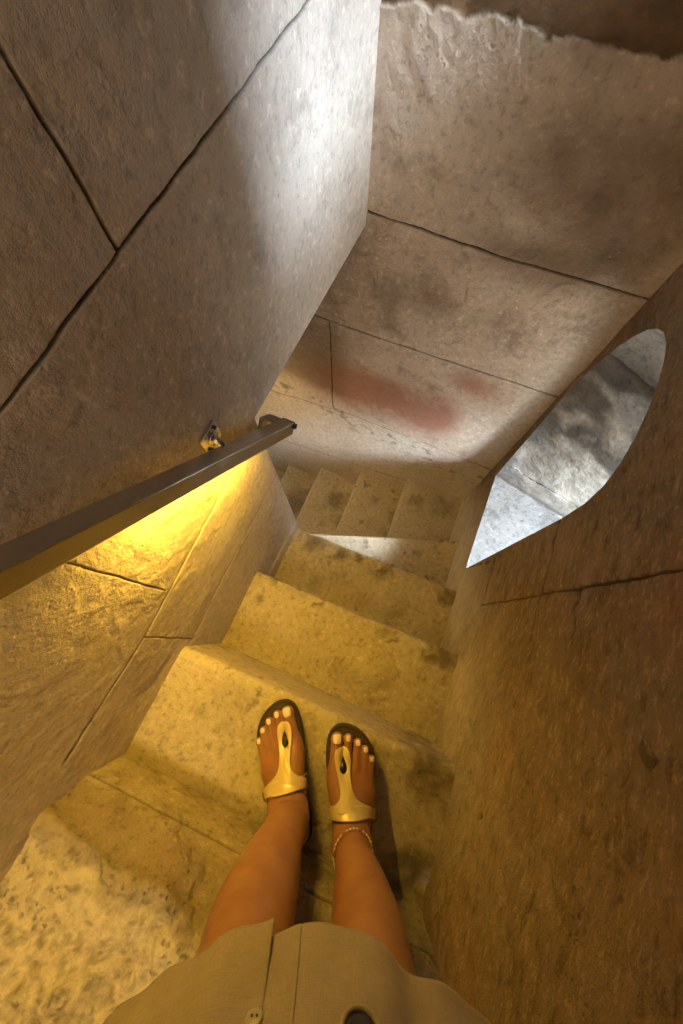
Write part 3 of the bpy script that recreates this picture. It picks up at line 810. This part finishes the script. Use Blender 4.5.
def make_dress(root):
    linen, nt, b = new_mat('beige_linen'); L = nt.links.new
    tc = nt.nodes.new('ShaderNodeTexCoord')
    def ns(scale, det=3):
        mp = nt.nodes.new('ShaderNodeMapping'); L(tc.outputs['Object'], mp.inputs[0]); mp.inputs['Scale'].default_value = scale
        n = nt.nodes.new('ShaderNodeTexNoise'); n.inputs['Scale'].default_value = 1; n.inputs['Detail'].default_value = det
        L(mp.outputs[0], n.inputs['Vector']); return n.outputs[0]
    a_, b_ = ns((1400, 1400, 90)), ns((90, 90, 1400)); c_ = ns((25, 25, 12), 5)
    wv = mth(nt, 'ADD', a_, b_)
    col = mixc(nt, ramp(nt, wv, (.75, 1.25)), (.31, .255, .21), (.385, .32, .265))
    col = mixc(nt, ramp(nt, c_, (.35, .7, 0, .35)), col, (.245, .195, .152))
    L(col, b.inputs['Base Color']); b.inputs['Roughness'].default_value = .9; b.inputs['Specular IOR Level'].default_value = .15
    b.inputs['Sheen Weight'].default_value = .15
    bp = nt.nodes.new('ShaderNodeBump'); bp.inputs['Strength'].default_value = .35; bp.inputs['Distance'].default_value = .001
    L(wv, bp.inputs['Height']); L(bp.outputs[0], b.inputs['Normal'])
    # cross sections: z, cx, cy, half width, half depth
    sec = [(.398, -.044, -.385, .190, .118), (.45, -.042, -.384, .186, .116), (.52, -.040, -.382, .180, .113), (.62, -.036, -.384, .174, .112), (.72, -.032, -.387, .168, .110), (.82, -.03, -.388, .150, .100), (.93, -.03, -.388, .128, .085), (1.02, -.03, -.388, .135, .088)]
    sec = np.array(sec); sec[:, 1] += .009; sec[:, 2] -= .010; sec[:, 3] -= .000
    def ringpt(phi, z, off=0.0):
        cx, cy, a, b2 = [np.interp(z, sec[:, 0], sec[:, k]) for k in (1, 2, 3, 4)]
        fold = .004 * math.sin(5 * phi + .6) + .003 * math.sin(9 * phi + 2) + .002 * math.sin(17 * phi)
        fold *= np.interp(z, (.39, .6, 1.0), (1.2, .7, .2))
        ce, se = math.cos(phi), math.sin(phi)
        sq = lambda t: math.copysign(abs(t) ** .97, t)
        zz = z + (.006 * math.sin(2 * phi + 1.0) + .003 * math.sin(7 * phi)) * np.interp(z, (.39, .5), (1, 0))
        return V3(cx + (a + fold + off) * sq(ce), cy + (b2 + fold + off) * sq(se), zz)
    zs = cat(lin(.398, .56, .006), lin(.56, 1.02, .03)); ph = np.linspace(0, 2 * math.pi, 240)
    mb = MB()
    P = np.array([[ringpt(p, z) for z in zs] for p in ph])
    wr = (fbm(P, 16, 4, 500) - .5) * .006 * 1.0
    nr = P - np.array([-.04, -.385, 0]); nr[..., 2] = 0; nr /= np.linalg.norm(nr, axis=-1, keepdims=True)
    wr[-1] = wr[0]
    P = P + wr[..., None] * nr
    hem = .0012 * np.exp(-((zs - .416) / .002) ** 2)            # stitched hem
    P = P - hem[None, :, None] * nr
    mb.grid(P)
    # closed at the waist
    topc = P[:, -1].mean(0); n0 = mb.add(np.concatenate([P[:-1, -1], topc[None]]), [(i, (i + 1) % (len(ph) - 1), len(ph) - 1) for i in range(len(ph) - 1)])
    dress = mb.build('dress', linen, root)
    m = dress.modifiers.new('s', 'SOLIDIFY'); m.thickness = .0016; m.offset = -1
    # overlapping front panel with a free pointed corner, and its stitched placket band
    def strip(name, pA, pB, off, zlo, zhi, drop, parent, corner=0.0):
        mb = MB(); ps = np.linspace(pA, pB, 40); zz = lin(zlo, zhi, .006)
        G = np.zeros((len(ps), len(zz), 3))
        for i, p in enumerate(ps):
            for j, z in enumerate(zz):
                t = i / (len(ps) - 1)
                lift = corner * sstep(.55, 1.0, t) * sstep(.47, zlo, z)
                q = ringpt(p, z, off * (.25 + .75 * t) + lift * .022)
                q = q + V3(0, 0, -drop * t * sstep(.45, zlo, z) + lift * .004)
                G[i, j] = q
        nrr = G - np.array([-.04, -.385, 0]); nrr[..., 2] = 0; nrr /= np.linalg.norm(nrr, axis=-1, keepdims=True)
        G = G + ((fbm(G, 16, 4, 500) - .5) * .006)[..., None] * nrr
        mb.grid(G, flip=True)
        o = mb.build(name, linen, parent); m = o.modifiers.new('s', 'SOLIDIFY'); m.thickness = .0014; m.offset = 0
        return o
    strip('front_panel', math.radians(150), math.radians(98.5), .0045, .397, .62, .003, dress, .35)
    strip('placket', math.radians(91.0), math.radians(99.5), .0035, .400, .62, .0, dress, 0)
    # buttons
    horn = simple('pearl_button', (.36, .32, .28), .3); dark = simple('dark_button', (.03, .025, .02), .35); rim = simple('button_rim', (.33, .28, .17), .4)
    def disc(name, c, n, r, mat, th=.003, parent=dress, inner=False):
        c = np.array(c); n = unit(np.array(n))
        mb = MB(); mb.tube([c - n * th * .5, c - n * th * .2, c + n * th * .35, c + n * th * .5], [r * .92, r, r, r * .85], 28)
        return mb.build(name, mat, parent)
    p = ringpt(math.radians(99.5), .486, .0100); nn = V3(-.12, 1, .1)
    bt = disc('button', p, nn, .0068, horn); 
    for sx in (-1, 1):
        mb = MB(); mb.tube([p + V3(.0018 * sx, .0013, 0), p + V3(.0018 * sx, .0024, 0)], .0008, 8)
        mb.build('button_hole', dark, bt)
    p = ringpt(math.radians(77), .500, .0045); nn = V3(.15, 1, .25)
    bt = disc('button', p, nn, .0150, dark, .006); bt['label'] = 'large dark round button'
    mb = MB(); nn = unit(nn); e1 = unit(np.cross(nn, U)); e2 = np.cross(nn, e1)
    mb.tube([p + nn * .003 + .0135 * (math.cos(t) * e1 + math.sin(t) * e2) for t in np.linspace(0, 2 * math.pi, 40)[:-1]], .0022, 8, closed=True)
    o = mb.build('button_rim', rim, bt); o['label'] = 'pale raised rim'
    return dress

def make_anklet(root, legs):
    c = (np.array(legs[1][1]) * .55 + np.array(legs[1][2]) * .45); r0 = .0335
    tilt = V3(.38, .16, 1); n = unit(tilt); e1 = unit(np.cross(n, V3(0, 1, 0))); e2 = np.cross(n, e1)
    mb = MB(); K = 34
    ring = [c + r0 * 1.0 * (math.cos(t) * e1 + math.sin(t) * e2) for t in np.linspace(0, 2 * math.pi, 97)[:-1]]
    mb.tube(ring, .0006, 6, closed=True)
    an = mb.build('anklet', simple('anklet_chain', (.75, .62, .45), .3, .8), root)
    beadm = simple('anklet_bead_mat', (.90, .76, .72), .3); bead2 = simple('anklet_bead_red', (.55, .16, .14), .35)
    for k in range(K):
        t = 2 * math.pi * k / K; dirt = -math.sin(t) * e1 + math.cos(t) * e2
        p = c + r0 * (math.cos(t) * e1 + math.sin(t) * e2)
        mb = MB(); mb.tube([p - dirt * .0026, p - dirt * .0016, p, p + dirt * .0016, p + dirt * .0026], [.0005, .0012, .0015, .0012, .0005], 8)
        o = mb.build('bead', bead2 if k % 5 == 3 else beadm, an)

def make_sandal(ft, fld, label):
    root = empty('sandal', tuple(ft.w(0, .12, 0)))
    tag(root, label, 'sandal', None)
    out = sole_outline()
    cork = M.setdefault('cork', simple('dark_sole', (.035, .026, .02), .7, bump=(300, .4)))
    foot = M.setdefault('suede', simple('brown_suede_footbed', (.060, .038, .025), .85, bump=(420, .3), var=(40, (.085, .055, .036))))
    gold = M.get('gold')
    if gold is None:
        gold = M['gold'] = simple('gold_leather', (.74, .60, .33), .42, .25, bump=(170, .18), var=(60, (.72, .56, .26)))
    # outsole: stacked rings
    cen = out.mean(0)
    def ring(scale, z, wob=0): return np.array([ft.w(*(cen + (p - cen) * scale), z) for p in out])
    def stack(spec, name, mat, parent, flip):
        mb = MB(); G = np.stack([ring(s, z) for s, z in spec], 1); G = np.concatenate([G, G[:1]], 0)
        mb.grid(G, flip=flip)
        a, b_ = G[:-1, 0], G[:-1, -1]; n = len(a)
        i = mb.add(np.concatenate([a, a.mean(0)[None]]), [(k, (k + 1) % n, n) if flip else ((k + 1) % n, k, n) for k in range(n)])
        i = mb.add(np.concatenate([b_, b_.mean(0)[None]]), [((k + 1) % n, k, n) if flip else (k, (k + 1) % n, n) for k in range(n)])
        return mb.build(name, mat, parent)
    fl = ft.side < 0
    stack([(.95, .0035), (.975, .0045), (.985, .008), (.98, .012), (.99, .018), (1.0, .022), (1.0, .0275), (.985, .0300), (.955, .0300), (.925, .0272)], 'sole', cork, root, fl)
    stack([(.955, .0285), (.93, .0288), (.90, .0268), (.5, .0262)], 'footbed', foot, root, fl)
    # height of the skin above a local point
    def skin_z(x, y, zmax=.135):
        p = ft.w(x, y, 0); i = int(round((p[0] - fld.lo[0]) / fld.h)); j = int(round((p[1] - fld.lo[1]) / fld.h))
        k1 = int((zmax - fld.lo[2]) / fld.h); col = fld.F[i, j, :k1] < 0
        k = np.nonzero(col)[0]
        return fld.lo[2] + (k[-1] + .8) * fld.h if len(k) else FB
    # thong blade: half widths along the foot, then the broad instep strap as one leather upper
    ys = cat(lin(.112, .206, .0024))
    cxs = np.interp(ys, (.112, .14, .17, .206), (-.002, -.006, -.0105, -.0125))
    mb = MB(); SS = np.linspace(-1, 1, 41); G = np.zeros((len(ys), 41, 3)); keepm = np.ones((len(ys) - 1, 40), bool)
    hw = np.interp(ys, (.112, .117, .122, .127, .133, .142, .158, .174, .186, .195, .201, .204, .206), (.036, .030, .0225, .0165, .0120, .0095, .0098, .0122, .0135, .0130, .0110, .0080, .0030))
    for i, y in enumerate(ys):
        for j, s in enumerate(SS):
            x = cxs[i] + hw[i] * s
            G[i, j] = (x, y, 0)
    zmap = np.zeros(G.shape[:2])
    for i in range(G.shape[0]):
        for j in range(41): zmap[i, j] = max(skin_z(G[i, j, 0], G[i, j, 1]), FB)
    for _ in range(6):                 # leather spans the hollows
        zz = zmap.copy(); zz[1:-1] = (zmap[:-2] + zmap[1:-1] * 2 + zmap[2:]) / 4; zz[:, 1:-1] = (zz[:, :-2] + zz[:, 1:-1] * 2 + zz[:, 2:]) / 4
        zmap = np.maximum(zz, zmap - .0005)
    W = np.array([[ft.w(G[i, j, 0], G[i, j, 1], zmap[i, j] + .0035) for j in range(41)] for i in range(G.shape[0])])
    mb.grid(W, flip=not fl)
    up = mb.build('thong_strap', gold, root)
    m = up.modifiers.new('s', 'SOLIDIFY'); m.thickness = .0026; m.offset = 0
    m = up.modifiers.new('sm', 'SMOOTH'); m.factor = .5; m.iterations = 3
    # toe post
    mb = MB(); mb.tube([ft.w(-.0125, .2005, FB - .001), ft.w(-.0125, .2005, .040), ft.w(-.0122, .198, skin_z(-.0122, .195) + .003)], [.0030, .0028, .0034], 12)
    mb.build('toe_post', gold, root)
    # instep strap: follows the cross section of the foot and runs down to both sole edges
    mb = MB(); nx = 97; ysr = np.linspace(0, 1, 14); G = np.zeros((14, nx, 3))
    def F_at(P):
        q = (P - fld.lo) / fld.h; q = np.clip(q, 0, np.array(fld.F.shape) - 1.001); i0 = q.astype(int); t = q - i0; r = 0
        for a in (0, 1):
            for b in (0, 1):
                for c in (0, 1):
                    w = (t[..., 0] if a else 1 - t[..., 0]) * (t[..., 1] if b else 1 - t[..., 1]) * (t[..., 2] if c else 1 - t[..., 2])
                    r = r + w * fld.F[i0[..., 0] + a, i0[..., 1] + b, i0[..., 2] + c]
        return r
    RR_ = np.arange(.060, .008, -.0006)
    def radial(y, phi, zc=.047):
        P = np.array([ft.w(r * math.sin(phi), y, zc + r * math.cos(phi)) for r in RR_])
        k = np.nonzero(F_at(P) < .0036)[0]
        r = RR_[k[0]] if len(k) and k[0] > 0 else .036
        return r * math.sin(phi), zc + r * math.cos(phi)
    for j, s in enumerate(np.linspace(-1, 1, nx)):
        a = abs(s); sg = 1 if s >= 0 else -1
        yf = .124 - .032 * a ** 1.6
        yb = .106 - .034 * a ** 1.8
        for i, t in enumerate(ysr):
            y = lerp(yf, yb, t)
            x, z = radial(y, sg * min(a / .78, 1) * math.radians(92))
            if a > .78:
                d = (a - .78) / .22; x += sg * .0015 * d; z = lerp(z, FB - .004, d)
            G[i, j] = (x, y, z)
    for _ in range(6):
        G[1:-1, :] = (G[:-2] + 2 * G[1:-1] + G[2:]) / 4; G[:, 1:-1] = (G[:, :-2] + 2 * G[:, 1:-1] + G[:, 2:]) / 4
    W = np.array([[ft.w(*G[i, j]) for j in range(nx)] for i in range(14)])
    mb.grid(W, flip=fl)
    st = mb.build('instep_strap', gold, root)
    m = st.modifiers.new('s', 'SOLIDIFY'); m.thickness = .0026; m.offset = 0
    m = st.modifiers.new('sm', 'SMOOTH'); m.factor = .5; m.iterations = 2
    # dark teardrop mark on the blade
    def blade_z(x, y):
        return max(np.interp(y, ys, zmap[:, 20]), FB) + .0035
    mb = MB(); pts = []
    for k in range(36):
        t = 2 * math.pi * k / 36
        yy = -.0125 * math.cos(t); xx = .0085 * math.sin(t) * math.sin(t / 2)
        # point towards the toes
        pts.append((-.0112 + xx, .1785 - yy))
    cc = np.array(pts)
    topz = [blade_z(*p) for p in pts]
    A = [ft.w(x, y, z + .0016) for (x, y), z in zip(pts, topz)]; B_ = [ft.w(-.0112 + (x + .0112) * .8, .1785 + (y - .1785) * .85, z + .0050) for (x, y), z in zip(pts, topz)]
    n = 36; c0 = np.mean(B_, 0)
    mb.add(np.array(A + B_ + [c0]), [(k, (k + 1) % n, n + (k + 1) % n, n + k) for k in range(n)] + [(n + k, n + (k + 1) % n, 2 * n) for k in range(n)])
    o = mb.build('teardrop_mark', M.setdefault('teardrop', simple('dark_metal_drop', (.035, .028, .02), .3, .4)), root); o['label'] = 'dark teardrop mark'
    # buckle at the outer side
    bm_ = M.setdefault('buckle', simple('bronze_buckle', (.34, .24, .15), .3, .9))
    yb, zb = .092, .047
    c = ft.w(.0385, yb, zb); ay = V3(ft.y[0], ft.y[1], .25); ay = unit(ay); nx3 = unit(V3(ft.x[0], ft.x[1], .9)); az = unit(np.cross(nx3, ay))
    mb = MB(); loop = []
    for k in range(32):
        t = 2 * math.pi * k / 32
        q = lambda v, e=.35: math.copysign(abs(v) ** e, v)
        loop.append(c + ay * .0075 * q(math.cos(t)) + az * .0085 * q(math.sin(t)))
    mb.tube(loop, .0014, 8, closed=True)
    bk = mb.build('buckle', bm_, root)
    mb = MB(); mb.tube([c - az * .009, c + az * .0095 + nx3 * .001], .0011, 8); mb.build('buckle_pin', bm_, bk)
    # strap tail that passes through the buckle
    mb = MB(); P = np.zeros((10, 5, 3))
    for i, t in enumerate(np.linspace(-1, 1, 10)):
        for j, s in enumerate(np.linspace(-1, 1, 5)):
            P[i, j] = c - nx3 * (.0015 + .001 * abs(t)) + az * .014 * t + ay * .0058 * s * (1 if t > -.8 else .7)
    mb.grid(P); o = mb.build('strap_tail', gold, root); m = o.modifiers.new('s', 'SOLIDIFY'); m.thickness = .002; m.offset = 0
    # heel strap side band running back over the sole rim
    return root

# ------------------------------------------------------------------ camera, light
def make_camera():
    cam = bpy.data.cameras.new('camera'); o = bpy.data.objects.new('camera', cam); COL.objects.link(o)
    o.location = (0, 0, H); o.rotation_euler = (math.atan(120 / 385.), 0, 0)
    cam.sensor_fit = 'VERTICAL'; cam.sensor_height = 36; cam.sensor_width = 24; cam.lens = 36 * 385 / 1024.
    cam.clip_start = .01
    SC.camera = o

def area(name, loc, target, sx, sy, power, col, portal=False, spread=None):
    l = bpy.data.lights.new(name, 'AREA'); l.shape = 'RECTANGLE'; l.size = sx; l.size_y = sy; l.energy = power; l.color = col
    o = bpy.data.objects.new(name, l); COL.objects.link(o); o.location = loc
    o.rotation_euler = (Vector(target) - Vector(loc)).to_track_quat('-Z', 'Y').to_euler()
    if portal: l.cycles.is_portal = True
    if spread: l.spread = spread
    return o

def make_light():
    w = bpy.data.worlds.new('sky'); SC.world = w; w.use_nodes = True; nt = w.node_tree
    bg = nt.nodes['Background']; bg.inputs[1].default_value = 1
    tc = nt.nodes.new('ShaderNodeTexCoord'); sep = nt.nodes.new('ShaderNodeSeparateXYZ'); nt.links.new(tc.outputs['Generated'], sep.inputs[0])
    f = ramp(nt, sep.outputs[2], (-.1, .5))
    base = mixc(nt, f, tuple(x * WORLD_S * .45 for x in (1, .95, .86)), tuple(x * WORLD_S for x in (.86, .93, 1.0)))
    # added bright sky band on the window side, shaped for the daylight patches
    az = math.atan2(Ld[0], Ld[1]); g = unit(V3(.82, -.57)); gx, gy = g[0] * math.cos(az) - g[1] * math.sin(az), g[0] * math.sin(az) + g[1] * math.cos(az)
    el = mth(nt, 'ARCSINE', sep.outputs[2], 0)
    e2 = mth(nt, 'POWER', mth(nt, 'ABSOLUTE', mth(nt, 'DIVIDE', mth(nt, 'SUBTRACT', el, math.radians(GLOW_EL)), math.radians(7)), 0), 4)
    dt = mth(nt, 'ADD', mth(nt, 'MULTIPLY', sep.outputs[0], gx / math.cos(math.radians(GLOW_EL))), mth(nt, 'MULTIPLY', sep.outputs[1], gy / math.cos(math.radians(GLOW_EL))))
    a2 = mth(nt, 'MULTIPLY', mth(nt, 'SUBTRACT', 1.0, dt), 2.2)
    glow = mth(nt, 'MULTIPLY', mth(nt, 'EXPONENT', mth(nt, 'MULTIPLY', mth(nt, 'ADD', e2, a2), -1.0), 0), 1.0)
    gl = nt.nodes.new('ShaderNodeMix'); gl.data_type = 'RGBA'; gl.blend_type = 'ADD'; gl.clamp_result = False; gl.inputs[0].default_value = 1
    nt.links.new(base, gl.inputs[6])
    sc_ = nt.nodes.new('ShaderNodeVectorMath'); sc_.operation = 'SCALE'; sc_.inputs[0].default_value = (.77 * GLOW_S, .91 * GLOW_S, 1.10 * GLOW_S); nt.links.new(glow, sc_.inputs['Scale'])
    nt.links.new(sc_.outputs[0], gl.inputs[7]); nt.links.new(gl.outputs[2], bg.inputs[0])
    c = R0 + Rd * .9 + V3(.74, -.67) * .62
    t = R0 + Rd * .9
    area('window_portal', (c[0], c[1], 0.0), (t[0], t[1], 0.0), .75, 1.1, 1, (1, 1, 1), portal=True)
    c = c + V3(*(Rd * H2OFF[0])); t = t + Rd * H2OFF[0]
    area('window_portal', (c[0], c[1], H2OFF[1]), (t[0], t[1], H2OFF[1]), .75, 1.1, 1, (1, 1, 1), portal=True)
    area('unseen_lamp', (-.62, .70, -.45), (-.05, .75, -1.25), .05, .05, LOW_S, (1, .68, .26))
    # unseen warm fill added above and behind the viewer
    area('unseen_lamp', (-.25, -.75, 1.9), (-.1, -.2, 0), .25, .25, FILL_S, (1, .82, .58))
WORLD_S = 16.0
LOW_S = 1.7
GLOW_S = 235.0
GLOW_EL = 39.0
FILL_S = 4.0

make_left(); make_right(); make_back(); make_shell(); make_steps(); make_rail()
proot, FL_, FR_, fld, body, legs = make_person()
make_dress(proot); make_anklet(proot, legs)
make_sandal(FL_, fld, 'left gold thong sandal with dark teardrop mark, nearer the handrail wall')
make_sandal(FR_, fld, 'right gold thong sandal with dark teardrop mark, below the anklet')
make_camera(); make_light()
bpy.context.view_layer.update()
RZ = Matrix.Rotation(math.atan2(Ld[0], Ld[1]), 4, 'Z')
for o in list(SC.objects):
    if o.parent is None and o.type == 'MESH':
        o.location = RZ @ o.location; o.data.transform(RZ)
    elif o.parent is None: o.matrix_world = RZ @ o.matrix_world
SC.view_settings.view_transform = 'Standard'; SC.view_settings.look = 'None'
SC.view_settings.exposure = 0.4; SC.view_settings.gamma = 1; SC.view_settings.use_curve_mapping = False
SC.cycles.use_denoising = True
SC.cycles.max_bounces = 10; SC.cycles.diffuse_bounces = 6
SC.cycles.sample_clamp_indirect = 6
